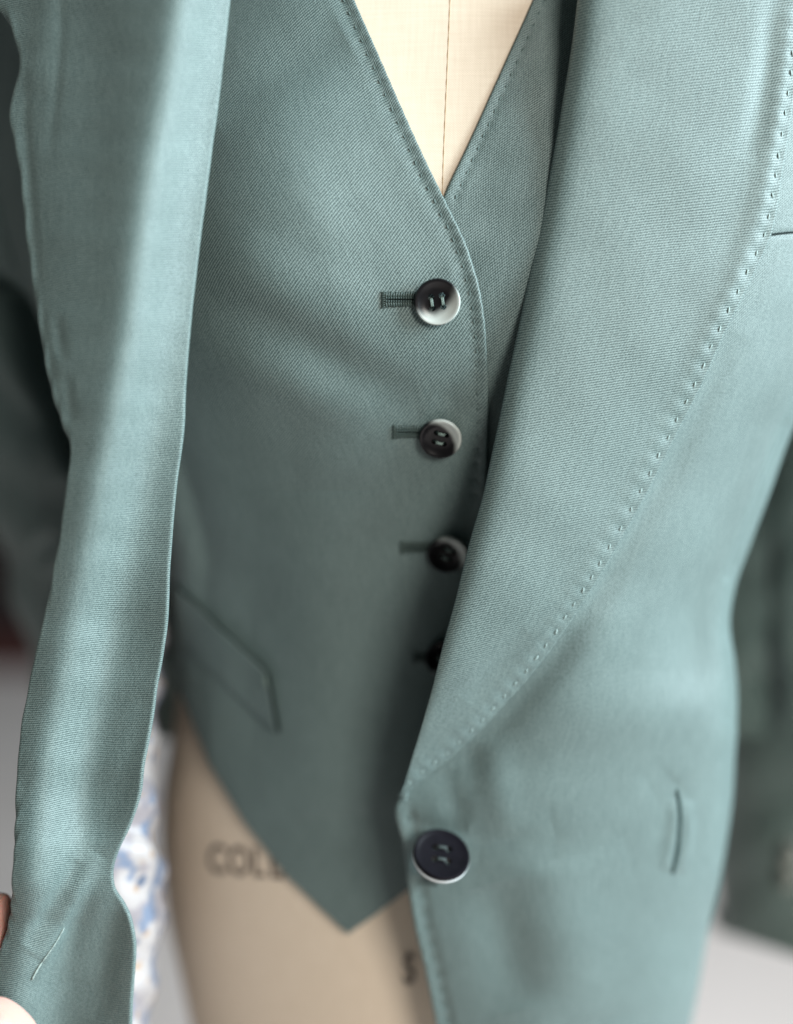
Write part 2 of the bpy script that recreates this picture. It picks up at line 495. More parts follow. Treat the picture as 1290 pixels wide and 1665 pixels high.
# closing cap under the torso, neck cap above, pole and foot
def lathe(name, prof, mat_, parent, mw, seg=40):
    bm = bmesh.new(); rings = []
    for r, z in prof:
        rings.append([bm.verts.new((r*math.cos(2*math.pi*k/seg), r*math.sin(2*math.pi*k/seg), z)) for k in range(seg)])
    for a, b in zip(rings[:-1], rings[1:]):
        for k in range(seg): bm.faces.new((a[k], a[(k+1) % seg], b[(k+1) % seg], b[k]))
    bm.faces.new(rings[0][::-1]); bm.faces.new(rings[-1])
    return from_bm(name, bm, mat_, parent, mw)
foot_xy = P(690, 2000, 0.56)
M_iron = plain('black_iron', srgb(32, 32, 34), 0.45, 0.5)
lathe('pole', [(0.016, 0.0), (0.016, foot_xy.z)], M_iron, form, Matrix.Translation((foot_xy.x, foot_xy.y, 0.04)))
lathe('foot', [(0.20, 0.0), (0.20, 0.015), (0.06, 0.035), (0.02, 0.06), (0.016, 0.07)], M_iron, form, Matrix.Translation((foot_xy.x, foot_xy.y, 0.0)))

def strip(sheet, pts, width, lift, n=60):
    """thin raised tube-like strip lying on a sheet along drafting points"""
    pts = np.array(pts, float)
    t = np.concatenate([[0], np.cumsum(np.linalg.norm(np.diff(pts, axis=0), axis=1))])
    q = hermite(t, pts, np.linspace(0, t[-1], n))
    return [sheet.at(x, y, lift) for x, y in q]
def tube(name, pn, r, mat_, parent, seg=8, r2=None):
    """tube through (pos, normal) list; r may be a list; r2 flattens along normal"""
    n = len(pn); V = []; F = []
    for i, (p, nn) in enumerate(pn):
        a = pn[min(i+1, n-1)][0]-pn[max(i-1, 0)][0]
        a.normalize(); side = a.cross(nn).normalized(); up = side.cross(a).normalized()
        rr = r[i] if hasattr(r, '__len__') else r
        ru = rr if r2 is None else r2
        for k in range(seg):
            t = 2*math.pi*k/seg
            V.append(p+side*rr*math.cos(t)+up*ru*math.sin(t))
    for i in range(n-1):
        for k in range(seg):
            F.append((i*seg+k, i*seg+(k+1) % seg, (i+1)*seg+(k+1) % seg, (i+1)*seg+k))
    bm = bmesh.new(); vs = [bm.verts.new(v) for v in V]
    for f in F: bm.faces.new([vs[j] for j in f])
    bm.faces.new(vs[:seg][::-1]); bm.faces.new(vs[-seg:])
    bmesh.ops.recalc_face_normals(bm, faces=bm.faces)
    return from_bm(name, bm, mat_, parent)
seam_pts = [(736, -120), (732, 0), (727, 120), (722, 240), (719, 330), (716, 420)]
tube('centre_seam', strip(S_form, seam_pts, 0, -0.00002, 80), [0.00016+0.00006*math.sin(i*1.9) for i in range(80)], plain('seam_thread', srgb(168, 142, 112), 0.8, 0.1), form, 6)

# stamped lettering on the form
M_ink = plain('stamp_ink', srgb(112, 101, 93), 0.8, 0.2)
def letter(ch, x0, y0, size, wx, slope):
    cu = bpy.data.curves.new('letter', 'FONT'); cu.body = ch; cu.size = 1.0; cu.offset = 0.02
    cu.resolution_u = 6
    o = bpy.data.objects.new('tmp', cu); COL.objects.link(o)
    me = bpy.data.meshes.new_from_object(o.evaluated_get(bpy.context.evaluated_depsgraph_get()))
    bpy.data.objects.remove(o)
    bm = bmesh.new(); bm.from_mesh(me); bpy.data.meshes.remove(me)
    bmesh.ops.triangulate(bm, faces=bm.faces)
    bmesh.ops.subdivide_edges(bm, edges=[e for e in bm.edges if e.calc_length() > 0.2], cuts=2)
    ptt = []
    for v in bm.verts:
        px = x0+v.co.x*wx; py = y0-v.co.y*size/0.72+v.co.x*wx*slope
        v.co = P(*body(py, px, off=0.0006))
    return from_bm('letter', bm, M_ink, form, None, False)
for k, (ch, x) in enumerate((('C', 337), ('O', 370), ('L', 409), ('L', 438))):
    letter(ch, x, 1418+k*3.0, 48, 46, 0.10)
letter('S', 655, 1600, 50, 46, -0.06)

# ------------------------------------------------------------------ buttons
def button_mesh(rad, thick, hole_r, hole_d, dish, sided=False):
    prof = [(0.0, -thick*0.5), (rad*0.55, -thick*0.5), (rad*0.86, -thick*0.32), (rad*0.97, -thick*0.05), (rad, thick*0.15),
            (rad*0.985, thick*0.36), (rad*0.945, thick*0.5), (rad*0.89, thick*0.50), (rad*0.82, thick*0.42), (rad*0.68, thick*0.5-dish*0.72), (rad*0.5, thick*0.5-dish*0.93), (rad*0.28, thick*0.5-dish), (0.0, thick*0.5-dish)]
    if sided: prof[1:6] = [(rad*0.80, -thick*0.5), (rad*0.95, -thick*0.40), (rad, -thick*0.22), (rad*1.005, thick*0.1), (rad*0.985, thick*0.36)]
    seg = 72; bm = bmesh.new(); rings = []
    for r, z in prof:
        if r == 0: rings.append([bm.verts.new((0, 0, z))])
        else: rings.append([bm.verts.new((r*math.cos(2*math.pi*k/seg), r*math.sin(2*math.pi*k/seg), z)) for k in range(seg)])
    for a, b in zip(rings[:-1], rings[1:]):
        for k in range(seg):
            k2 = (k+1) % seg
            if len(a) == 1: bm.faces.new((a[0], b[k2], b[k]))
            elif len(b) == 1: bm.faces.new((a[k], a[k2], b[0]))
            else: bm.faces.new((a[k], a[k2], b[k2], b[k]))
    bmesh.ops.recalc_face_normals(bm, faces=bm.faces)
    me = bpy.data.meshes.new('btmp'); bm.to_mesh(me); bm.free()
    ob = bpy.data.objects.new('btmp', me); COL.objects.link(ob)
    cuts = []
    for sx in (-1, 1):
        for sy in (-1, 1):
            b2 = bmesh.new(); bmesh.ops.create_cone(b2, cap_ends=True, segments=20, radius1=hole_r, radius2=hole_r, depth=thick*3)
            m2 = bpy.data.meshes.new('ctmp'); b2.to_mesh(m2); b2.free()
            c = bpy.data.objects.new('ctmp', m2); COL.objects.link(c); c.location = (sx*hole_d, sy*hole_d, 0); cuts.append(c)
            md = ob.modifiers.new('b', 'BOOLEAN'); md.operation = 'DIFFERENCE'; md.object = c; md.solver = 'EXACT'
    bpy.context.view_layer.update()
    out = bpy.data.meshes.new_from_object(ob.evaluated_get(bpy.context.evaluated_depsgraph_get()))
    for c in cuts: bpy.data.objects.remove(c)
    bpy.data.objects.remove(ob)
    out.name = 'button'
    for p in out.polygons: p.use_smooth = True
    if hasattr(out, 'set_sharp_from_angle'): out.set_sharp_from_angle(angle=math.radians(38))
    return out
def thread_mesh(hole_d, thick, dish, r, mode):
    """sewing thread through the holes; mode 'v' two upright bars, 'h' two lying bars"""
    bm = bmesh.new()
    z0 = thick*0.5-dish
    for s in (-1, 1):
        for q in (-0.5, 0.5):
            pts = []
            for k in range(9):
                t = -1+2*k/8
                pts.append(Vector((s*hole_d+q*r*1.7, t*hole_d*0.86, z0+r*1.6*(1-t**4)-0.0012*abs(t)**8)))
            prev = None
            for p in pts:
                ring = [bm.verts.new(p+Vector((r*math.cos(2*math.pi*j/8), 0, r*math.sin(2*math.pi*j/8)))) for j in range(8)]
                if prev:
                    for j in range(8): bm.faces.new((prev[j], prev[(j+1) % 8], ring[(j+1) % 8], ring[j]))
                prev = ring
    bmesh.ops.recalc_face_normals(bm, faces=bm.faces)
    me = bpy.data.meshes.new('thread'); bm.to_mesh(me); bm.free()
    for p in me.polygons: p.use_smooth = True
    return me
def place_button(sheet, px, py, rad, ang, mat_, parent, lift=0.0022, tilt=(0, 0), facing=None, dish=0.0012, thick=0.003, sided=False):
    pos, n = sheet.at(px, py, lift)
    n = (n+RGT*tilt[0]+UPV*tilt[1]).normalized()
    if facing: n = ((CAM-pos).normalized()+RGT*facing[0]+UPV*facing[1]).normalized()
    me = button_mesh(rad, thick, rad*0.135, rad*0.235, dish, sided)
    me.materials.clear(); me.materials.append(mat_)
    mw = frame(pos, n, ang)
    b = link('button', me, parent, mw)
    tm = thread_mesh(rad*0.235, thick, dish, rad*0.034, 'v'); tm.materials.append(M_thread_navy if sided else M_thread_mid)
    link('thread', tm, b, mw)
    # shank of sewing thread under the button
    bm = bmesh.new(); bmesh.ops.create_cone(bm, cap_ends=True, segments=12, radius1=rad*0.22, radius2=rad*0.18, depth=lift*1.6)
    bmesh.ops.translate(bm, verts=bm.verts, vec=(0, 0, -lift*0.75-thick*0.4))
    from_bm('shank', bm, M_thread_dark, b, mw)
    return b

def stitch_mesh(l, r):
    bm = bmesh.new(); prev = None
    for k in range(7):
        t = -1+2*k/6; w = r*math.sqrt(max(0.05, 1-t*t*0.9))
        ring = [bm.verts.new((t*l/2, w*math.cos(2*math.pi*j/6), r*0.5*(1-t*t)+0.6*w*math.sin(2*math.pi*j/6))) for j in range(6)]
        if prev:
            for j in range(6): bm.faces.new((prev[j], prev[(j+1) % 6], ring[(j+1) % 6], ring[j]))
        else: bm.faces.new(ring[::-1])
        prev = ring
    bm.faces.new(prev)
    bmesh.ops.recalc_face_normals(bm, faces=bm.faces)
    me = bpy.data.meshes.new('stitch'); bm.to_mesh(me); bm.free()
    for p in me.polygons: p.use_smooth = True
    me.materials.append(M_thread_dark)
    return me
ST_SMALL = stitch_mesh(0.0015, 0.00028)
ST_LAPEL = stitch_mesh(0.0019, 0.00032)
ST_LAPEL.materials[0] = plain('thread_lapel', srgb(140, 158, 156), 0.6, 0.3, 0.3, 3000)
def walk(pts, gap, inset, start=0, jitter=1.0, seed=1):
    """points every gap px along a drafting polyline, inset px to its right-hand side (sign picks side)"""
    r = random.Random(seed)
    pts = np.array(pts, float)
    t = np.concatenate([[0], np.cumsum(np.linalg.norm(np.diff(pts, axis=0), axis=1))])
    out = []; s = start
    while s < t[-1]:
        p = hermite(t, pts, np.array([s]))[0]; q = hermite(t, pts, np.array([min(s+2, t[-1])]))[0]; o = hermite(t, pts, np.array([max(s-2, 0)]))[0]
        d = q-o; d /= np.linalg.norm(d)+1e-9
        nrm = np.array([-d[1], d[0]])
        ii = inset(p[1]) if callable(inset) else inset
        c = p+nrm*ii+np.array([r.uniform(-jitter, jitter), r.uniform(-jitter, jitter)])
        out.append((c[0], c[1], math.degrees(math.atan2(-d[1], d[0]))))
        s += (gap(p[1]) if callable(gap) else gap)*r.uniform(0.93, 1.07)
    return out
def stitches(sheet, pts, mesh, parent, tw=0, seed=3):
    r = random.Random(seed)
    for x, y, a in pts:
        if not (-30 < y < H+30 and -30 < x < W+30): continue
        pos, n = sheet.at(x, y, 0.00010)
        link('stitch', mesh, parent, frame(pos, n, a+tw+r.uniform(-14, 14), r.uniform(0.85, 1.15)))
def buttonhole(sheet, x0, x1, y, hh, parent, mat_=None, slope=0.0, ncol=None):
    """worked buttonhole from x0 (bar end) to x1: two rows of purl stitches, a bar and a slit"""
    mat_ = mat_ or M_thread_hole
    bm = bmesh.new()
    r = random.Random(int(x0))
    def seg(ax, ay, bx, by, rad, up):
        pa, na = sheet.at(ax, ay, up); pb, nb = sheet.at(bx, by, up)
        mid = (pa+pb)/2+na*rad*0.8
        pv = None; pts = [pa-na*rad*0.6, pa.lerp(mid, .5)+na*rad*.3, mid, mid.lerp(pb, .5)+na*rad*.3, pb-nb*rad*0.6]
        ax_ = (pb-pa).normalized(); s_ = ax_.cross(na).normalized()
        for p in pts:
            ring = [bm.verts.new(p+s_*rad*math.cos(2*math.pi*j/6)+na*rad*math.sin(2*math.pi*j/6)) for j in range(6)]
            if pv:
                for j in range(6): bm.faces.new((pv[j], pv[(j+1) % 6], ring[(j+1) % 6], ring[j]))
            pv = ring
    n = ncol or int((x1-x0)/4.4)
    for k in range(n):
        x = x0+6+(x1-x0-6)*k/n
        yy = y+slope*(x-x0)
        for s in (-1, 1):
            j = r.uniform(-1.0, 1.0)
            seg(x+1.2, yy+s*(hh+j), x-1.0, yy+s*2.2, 0.00040, 0.0002)
        for s in (-1, 1):
            seg(x-1.5, yy+s*2.6, x+1.9, yy+s*2.6, 0.00040, 0.00042)
    for k in range(8):
        yy = y-hh+2*hh*k/7
        seg(x0-2, yy+1.2, x0+6, yy-1.2, 0.00030, 0.00022)
    bmesh.ops.recalc_face_normals(bm, faces=bm.faces)
    o = from_bm('buttonhole', bm, mat_, parent)
    pn = [sheet.at(x0+8+(x1-x0-8)*t, y+slope*(x1-x0)*t, 0.00003) for t in np.linspace(0, 1, 12)]
    tube('slit', pn, [0.00005+0.00018*t for t in np.linspace(0, 1, 12)], M_shade, o, 6, 0.0001)
    return o

# ------------------------------------------------------------------ waistcoat
vest = tag(empty('waistcoat', EMPTY_FORM+Vector((0, 0, 0.9))), 'sage teal twill waistcoat with a deep V neck, buttoned on the dress form', 'waistcoat')
VEDGE = [(540, -80), (573, 0), (617, 100), (661, 200), (700, 285), (722, 330), (742, 368), (757, 405), (770, 445), (779, 485), (786, 540), (789, 600), (790, 680), (788, 760), (786, 820), (782, 900)]
ve_y = [p[1] for p in VEDGE]; ve_x = [p[0] for p in VEDGE]
def vrow(py, off=0.004, grow=18):
    xr = smooth(py, ve_y, ve_x)[0]
    r = [body(py, th=-115, grow=grow, off=off), body(py, th=-92, grow=grow, off=off), body(py, th=-75, grow=grow, off=off)]
    x0 = r[-1][0]
    for f in (0.15, 0.32, 0.5, 0.66, 0.8, 0.92, 1.0):
        x = x0+(xr-x0)*f
        r.append(body(py, x, grow=grow, off=off+0.0005*f))
    return r
VHEM = [body(1030, th=-118, grow=18, off=.004), body(1062, th=-96, grow=18, off=.004), body(1100, th=-80, grow=18, off=.004)] + [body(y, x, grow=18, off=0.005) for x, y in
        ((303, 1150), (340, 1243), (400, 1340), (470, 1428), (520, 1476))] + [body(y, x, grow=18, off=0.006) for x, y in ((565, 1518), (612, 1486), (664, 1446), (735, 1390))]
def resample(row, n):
    c = np.array(row, float); t = np.concatenate([[0], np.cumsum(np.linalg.norm(np.diff(c[:, :2], axis=0), axis=1))])
    q = np.linspace(0, t[-1], n); return np.stack([np.interp(q, t, c[:, k]) for k in range(3)], 1)
ys_v = [-80, 0, 80, 160, 240, 330, 400, 460, 520, 580, 640, 700, 760, 830, 900]
def fine(row): 
    c = np.array(row, float); t = np.concatenate([[0], np.cumsum(np.linalg.norm(np.diff(c[:, :2], axis=0), axis=1))])
    return resample(hermite(t, c, np.linspace(0, t[-1], 400)), 90)
rows = [fine(vrow(y)) for y in ys_v]
last, hem = fine(vrow(900)), resample(VHEM, 90)
for f in (0.2, 0.4, 0.6, 0.8, 0.93, 1.0):
    r = last*(1-f)+hem*f
    # depth from the form so that the panel lies on it
    rr = []
    for (x, y, d) in r:
        db = body(y, x, grow=18, off=0.0045)[2] if x > 330 else d
        k = min(1, max(0, (x-330)/80)); rr.append((x, y, d*(1-k)+db*k))
    rows.append(rr)
rows = [[tuple(p) for p in r] for r in rows]
v_st = walk([p for p in VEDGE if -80 <= p[1] <= 860], 24, 13, 10, 0.8, 4)
hem_st = []
relief = [ripple(0.00014, 3, (120, 380)),
    ridge([(310, 470), (420, 520), (560, 600), (690, 668)], -0.0026, 40), ridge([(300, 560), (450, 620), (600, 690)], 0.0010, 36),
    ridge([(330, 330), (480, 400), (640, 470)], -0.0006, 40), ridge([(340, 170), (430, 125), (560, 60)], -0.0015, 45),
    ridge([(690, 700), (600, 740), (480, 770)], 0.0007, 40),
    ridge([(700, 480), (740, 440), (765, 430)], 0.0005, 16), ridge([(690, 640), (730, 650), (785, 690)], -0.0006, 20),
    ridge([(620, 1000), (600, 1200), (570, 1480)], -0.0012, 60), ridge([(520, 800), (530, 1080), (540, 1330)], 0.0034, 85),
    ridge([p for p in VEDGE], 0.00035, 9, False), ridge(walk_line := [(x-22, y) for x, y in VEDGE], -0.00018, 9, False),
    dimples([(x, y) for x, y, a in v_st], -0.00042, 6.5)]
S_v = Sheet(rows, 300, 420, relief, [('R', 0.0007), ('B', 0.0007)])
vest_front = S_v.build('front_panel', M_vest, vest)
stitches(S_v, v_st, ST_SMALL, vest_front, 0, 5)

# underlapping front on the viewer's right
def vl_left(y): return 722+(330-y)*0.452 if y < 330 else 722-(y-330)*0.25
rows = []
for y in (-80, 0, 80, 160, 240, 330, 420, 520, 640, 760, 900, 1060, 1220):
    x0 = max(vl_left(y), 640); x1 = 1090 if y < 700 else 1090-(y-700)*0.2
    rows.append([body(y, x0+(x1-x0)*f, grow=8, off=0.0012) for f in (0, .15, .3, .5, .75, 1)])
VL_E = [(vl_left(y), y) for y in range(-80, 331, 20)]
vl_st = walk(VL_E[::-1], 22, 14, 6, 0.8, 9)
S_vl = Sheet(rows, 150, 260, [ripple(0.0002, 8), ridge(VL_E, 0.00035, 9, False), dimples([(x, y) for x, y, a in vl_st], -0.0004, 6)], [('L', 0.0007)])
vl = S_vl.build('front_panel', M_vest_under, vest)
stitches(S_vl, vl_st, ST_SMALL, vl, 0, 6)

# welt pocket
wl = [(288, 958, 296, 1046), (324, 993, 334, 1084), (360, 1029, 372, 1120), (396, 1062, 410, 1155), (430, 1094, 448, 1190)]
rows_w = []
for f in (0, 0.33, 0.66, 1.0):
    row = []
    for (xa, ya, xb, yb) in wl:
        x = xa+(xb-xa)*f; y = ya+(yb-ya)*f
        p, n = S_v.at(x, y); d = (p-CAM).dot(FWD)
        row.append((x, y, d-0.0052+0.0026*f))
    rows_w.append(row)
S_w = Sheet(rows_w, 120, 60, [ripple(0.0002, 31)])
G_ = S_w.G
for inset, drop in ((0.0, 0.0006), (0.0, 0.0075)):            # crisp folded edge, then the side wall down to the cloth
    G_ = np.pad(G_, ((1, 1), (1, 1), (0, 0)), mode='edge')
    m_ = np.ones(G_.shape[:2], bool); m_[1:-1, 1:-1] = False
    c_ = G_[1:-1, 1:-1].mean(axis=(0, 1))
    out_ = G_-c_; out_[..., 2] = 0; out_ /= np.linalg.norm(out_, axis=2, keepdims=True)+1e-9
    G_[m_] += (out_*0.0002)[m_]+np.array([0, 0, drop])
S_w.G = G_; S_w.N = S_w.normals(G_); S_w.px = W/2+FPX*G_[..., 0]/G_[..., 2]; S_w.py = H/2-FPX*G_[..., 1]/G_[..., 2]
welt = S_w.build('pocket_welt', M_vest, vest)
pn = strip(S_v, [(286, 950), (324, 988), (360, 1024), (396, 1058), (434, 1091)], 0, 0.0004, 40)
tube('pocket_mouth_shade', pn, [0.0010+0.0004*math.exp(-((i-24)/5)**2) for i in range(40)], M_shade, vest, 6, 0.0002)  # dark strip painting the shade in the opening above the welt
tube('welt_end_shade', strip(S_v, [(437, 1094), (445, 1142), (454, 1190)], 0, 0.0002, 20), 0.0008, M_shade, vest, 6, 0.0003)  # dark tube laid as a shadow line along the welt end
tube('bar_tack', strip(S_w, [(430, 1100), (433, 1116)], 0, 0.0002, 6), 0.0007, M_thread_mid, vest, 6)

# buttonholes and buttons
buttonhole(S_v, 622, 684, 487, 12, vest_front)
buttonhole(S_v, 640, 694, 702, 10, vest_front)
buttonhole(S_v, 652, 704, 890, 9, vest_front)
buttonhole(S_v, 672, 716, 1070, 8, vest_front)
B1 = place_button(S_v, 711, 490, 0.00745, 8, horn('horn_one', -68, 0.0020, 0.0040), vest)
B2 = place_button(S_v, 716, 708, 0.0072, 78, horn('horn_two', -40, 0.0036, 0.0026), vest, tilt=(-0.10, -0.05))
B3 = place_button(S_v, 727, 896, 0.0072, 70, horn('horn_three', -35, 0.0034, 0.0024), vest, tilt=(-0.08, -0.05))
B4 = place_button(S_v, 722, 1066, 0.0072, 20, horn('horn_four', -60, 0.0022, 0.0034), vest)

# ------------------------------------------------------------------ jacket
jk = tag(empty('jacket', EMPTY_FORM+Vector((0, -0.04, 0.7))), 'sage teal twill suit jacket with a shawl lapel, hanging open over the waistcoat', 'jacket')
# front on the viewer's right: row = left x/d ... silhouette
JR = [  # y, left x, left d, mid d, right-quarter d, silhouette x, silhouette d
    (-90, 990, .352, .348, .352, 1470, .390),
    (150, 960, .352, .350, .358, 1440, .390),
    (400, 915, .354, .352, .361, 1395, .392),
    (560, 885, .356, .354, .365, 1345, .396),
    (690, 855, .358, .357, .370, 1292, .400),
    (790, 835, .360, .360, .374, 1254, .404),
    (880, 815, .363, .362, .377, 1221, .408),
    (960, 790, .366, .364, .380, 1192, .410),
    (1000, 780, .368, .365, .382, 1186, .411),
    (1080, 752, .373, .369, .385, 1194, .416),
    (1160, 722, .379, .373, .384, 1198, .420),
    (1240, 690, .383, .378, .388, 1193, .424),
    (1290, 658, .3835, .380, .390, 1189, .427),
    (1312, 648, .3845, .381, .391, 1187, .428),
    (1370, 659, .388, .384, .394, 1180, .432),
    (1430, 666, .390, .387, .397, 1170, .436),
    (1500, 677, .393, .391, .401, 1155, .440),
    (1580, 696, .399, .396, .406, 1141, .446),
    (1665, 713, .405, .402, .412, 1124, .452),
    (1760, 735, .412, .409, .419, 1104, .459)]
rows = []
for y, xl, dl, dm, dr, xs, ds in JR:
    w = xs-xl
    rows.append([(xl, y, dl), (xl+w*.18, y, dl*.45+dm*.55-.0006), (xl+w*.42, y, dm), (xl+w*.66, y, dm*.45+dr*.55+.0012), (xl+w*.85, y, dr+.0075), (xl+w*.955, y, dr+(ds-dr)*.5), (xs, y, ds), (xs-26, y, ds+.045), (xs-90, y, ds+.085)])
JEDGE = [(648, 1312), (659, 1370), (666, 1430), (677, 1500), (696, 1580), (713, 1665), (735, 1760)]
je_st = walk(JEDGE, 26, -14, 20, 0.8, 12)
relief = [ripple(0.00016, 14, (120, 420)),
    ridge([(1185, 1170), (1140, 1232), (1098, 1272)], 0.0012, 28),
    ridge([(1098, 1300), (1094, 1350), (1080, 1415)], 0.0012, 10), ridge([(1118, 1300), (1118, 1360), (1105, 1420)], 0.0012, 10),
    ridge([(725, 1250), (745, 1330), (760, 1345)], -0.0010, 22), ridge([(800, 1200), (812, 1290), (830, 1360)], 0.0010, 30),
    ridge([(770, 1210), (768, 1300)], -0.0006, 20), ridge([(660, 1330), (700, 1350), (760, 1350)], -0.0006, 16),
    ridge([(800, 1440), (820, 1520), (850, 1640)], -0.0020, 46), ridge([(900, 1400), (930, 1520), (960, 1660)], 0.0016, 60),
    ridge([(780, 1395), (900, 1420), (1020, 1390)], 0.0008, 30),
    ridge([(1281, 690), (1243, 782), (1208, 875), (1183, 940)], -0.0006, 5, False),
    ridge([(1060, 1290), (1000, 1320), (900, 1340)], 0.0007, 34),
    ridge(JEDGE, 0.0003, 8, False), ridge([(x+20, y) for x, y in JEDGE], -0.0003, 8, False),
    ridge([(1252, 381), (1400, 374)], -0.0005, 4, False),
    dimples([(x, y) for x, y, a in je_st], -0.00045, 8)]
LEDGE0 = [(1322, -90), (1291, 150), (1251, 385), (1182, 532), (1085, 735), (958, 962), (884, 1070), (803, 1164), (734, 1231), (681, 1272), (653, 1297)]
def under(px, py):
    xe = np.interp(py, [p[1] for p in LEDGE0], [p[0] for p in LEDGE0])
    return -0.0045*0.5*(1+np.tanh((xe-70-px)/22))*(py < 1297)*np.clip((1290-py)/150, 0, 1)
relief.append(under)
relief.append(ridge([(x+16, y+10) for x, y in LEDGE0[3:]], -0.0016, 24))
S_j = Sheet(rows, 330, 430, relief, [('L', 0.0009)])
jf = S_j.build('front_panel', M_body, jk)
stitches(S_j, je_st, ST_SMALL, jf, 0, 8)
# dark strips for breast pocket edge and flank pocket, shade put into their colour
tube('breast_pocket', strip(S_j, [(1248, 382), (1275, 379), (1330, 375)], 0, 0.0001, 20), 0.00042, M_shade, jk, 6, 0.0002)
pn = strip(S_j, [(1101, 1284), (1106, 1318), (1105, 1350), (1101, 1388), (1094, 1420)], 0, 0.0002, 30)
tube('pocket_mouth_shade', pn, [0.0003+0.0009*math.sin(math.pi*min(1, i/29*0.70+0.1)) for i in range(30)], M_shade_j, jk, 8, 0.0003)

# shawl lapel
LP = [((952, -90), (1322, -90)), ((940, 0), (1309, 0)), ((918, 150), (1291, 150)), ((899, 260), (1274, 265)), ((878, 370), (1251, 385)), ((861, 450), (1221, 453)),
      ((845, 525), (1182, 532)), ((822, 640), (1133, 640)), ((798, 745), (1085, 735)), ((775, 840), (1030, 840)), ((745, 960), (958, 962)), ((716, 1070), (884, 1070)),
      ((692, 1160), (803, 1164)), ((672, 1228), (734, 1231)), ((657, 1278), (681, 1272)), ((647, 1303), (653, 1297))]
L_D = [.3380, .3390, .341, .343, .3447, .3455, .346, .3468, .3478, .3493, .3525, .358, .3652, .3728, .379, .3825]
rows = []
for ((xa, ya), (xb, yb)), d0 in zip(LP, L_D):
    pb, nb = S_j.at(min(xb, 1400), yb); db = (pb-CAM).dot(FWD)-0.0026
    w = xb-xa; k = min(1.0, w/260.0)
    xs_ = np.linspace(0, w, 36); sR = (db-d0)/(w*0.000205)
    slope = sR-1.5*k*np.exp(-xs_/(17*k+1))
    ds_ = np.concatenate([[0], np.cumsum((slope[1:]+slope[:-1])/2*np.diff(xs_)*0.000205)]); ds_ = ds_-ds_[-1]+db
    ds_ = ds_-0.0012*k*np.sin(np.pi*xs_/w)
    row = [(xa+min(.5*w, 70*k), ya, ds_[0]+.015*k), (xa+24*k, ya, ds_[0]+.0105*k), (xa+2*k, ya, ds_[0]+.0026*k)]
    rows.append(row+[(xa+x, ya+(yb-ya)*x/w, d) for x, d in zip(xs_, ds_)])
LEDGE = [b for a, b in LP]
lp_st = walk(LEDGE, lambda y: 33 if y < 900 else 27, lambda y: 9.5, 12, 0.8, 21)
between = [((a[0]+b[0])/2-9, (a[1]+b[1])/2-6) for a, b in zip(lp_st[:-1], lp_st[1:])]
relief = [ripple(0.00016, 27, (120, 420)),
    ridge([(1262, -20), (1250, 110), (1238, 170), (1215, 260)], -0.0009, 20),
    ridge([(1276, 0), (1262, 200), (1235, 330), (1190, 470), (1120, 600)], 0.0007, 18),
    
    ridge([(760, 1140), (800, 1090), (860, 1030)], -0.0005, 18),
    dimples([(x, y) for x, y, a in lp_st], -0.00024, 8), dimples(between, 0.00024, 13)]
S_l = Sheet(rows, 330, 480, relief, [('R', 0.0007)])
lap = S_l.build('lapel', M_lapel, jk)
stitches(S_l, lp_st, ST_LAPEL, lap, 8, 15)

jb = place_button(S_j, 721, 1372, 0.0100, 85, horn_layered('horn_jacket'), jk, lift=0.0092, facing=(0.26, 0.84), dish=0.0007, thick=0.0040, sided=True)

# front on the viewer's left, folded open
LB = [(-90, 345), (0, 326), (150, 303), (300, 276), (450, 255), (555, 240), (725, 208), (850, 184), (1000, 154), (1115, 134), (1200, 116), (1300, 100), (1400, 93), (1500, 84), (1600, 66), (1760, 40)]
RE = [(-90, 383), (0, 373), (150, 355), (330, 331), (450, 316), (560, 304), (640, 298), (700, 295), (780, 284), (850, 277), (940, 270), (1000, 268), (1060, 260), (1115, 250), (1180, 240), (1240, 229), (1300, 221), (1345, 206), (1385, 188), (1412, 180), (1440, 181), (1475, 196), (1500, 207), (1530, 214), (1600, 212), (1665, 209), (1760, 205)]
LE = [(-90, -60), (0, -12), (70, 27), (110, 34), (150, 22), (195, 16), (240, 25), (380, 42), (450, 50), (530, 63), (640, 86), (690, 102), (728, 115), (770, 112), (860, 100), (960, 80), (1060, 60), (1120, 46), (1180, 35), (1260, 28), (1400, 22), (1500, 14), (1560, -6), (1620, -20), (1760, -40)]
OF = [(-90, -.019), (0, -.018), (400, -.0165), (700, -.012), (900, -.006), (1100, -.001), (1300, .001), (1450, .004), (1600, .006), (1760, .008)]
tb = lambda t, y: float(smooth(y, [p[0] for p in t], [p[1] for p in t])[0])
rows = []
for y in (-90, 0, 60, 110, 150, 195, 240, 310, 380, 450, 530, 600, 650, 690, 728, 770, 850, 930, 1000, 1060, 1115, 1180, 1240, 1300, 1345, 1385, 1412, 1440, 1475, 1500, 1530, 1565, 1600, 1665, 1760):
    L_, B_, R_, o = tb(LE, y), tb(LB, y), tb(RE, y), tb(OF, y)
    B_ = min(B_, R_-40)
    bd = max(B_, L_+52); g_ = min(1, max(0, (R_-bd-60)/60))
    xs_ = np.linspace(L_, R_, 40); sig = lambda v: 1/(1+np.exp(-v))
    sl, sb_, sr = -0.38, 1.0, 0.30-0.65*g_
    slope = sl+(sb_-sl)*sig((xs_-(bd-34))/13)+(sr-sb_)*sig((xs_-(bd+36))/15)
    ds_ = np.concatenate([[0], np.cumsum((slope[1:]+slope[:-1])/2*np.diff(xs_)*0.000205)])
    ds_ = ds_-ds_[-1]+.3555+o
    rows.append([(L_+46, y, ds_[0]+.08), (L_+12, y, ds_[0]+.016), (L_+2, y, ds_[0]+.0030)]+[(x, y, d) for x, d in zip(xs_, ds_)])
bumps = []
r = random.Random(3)
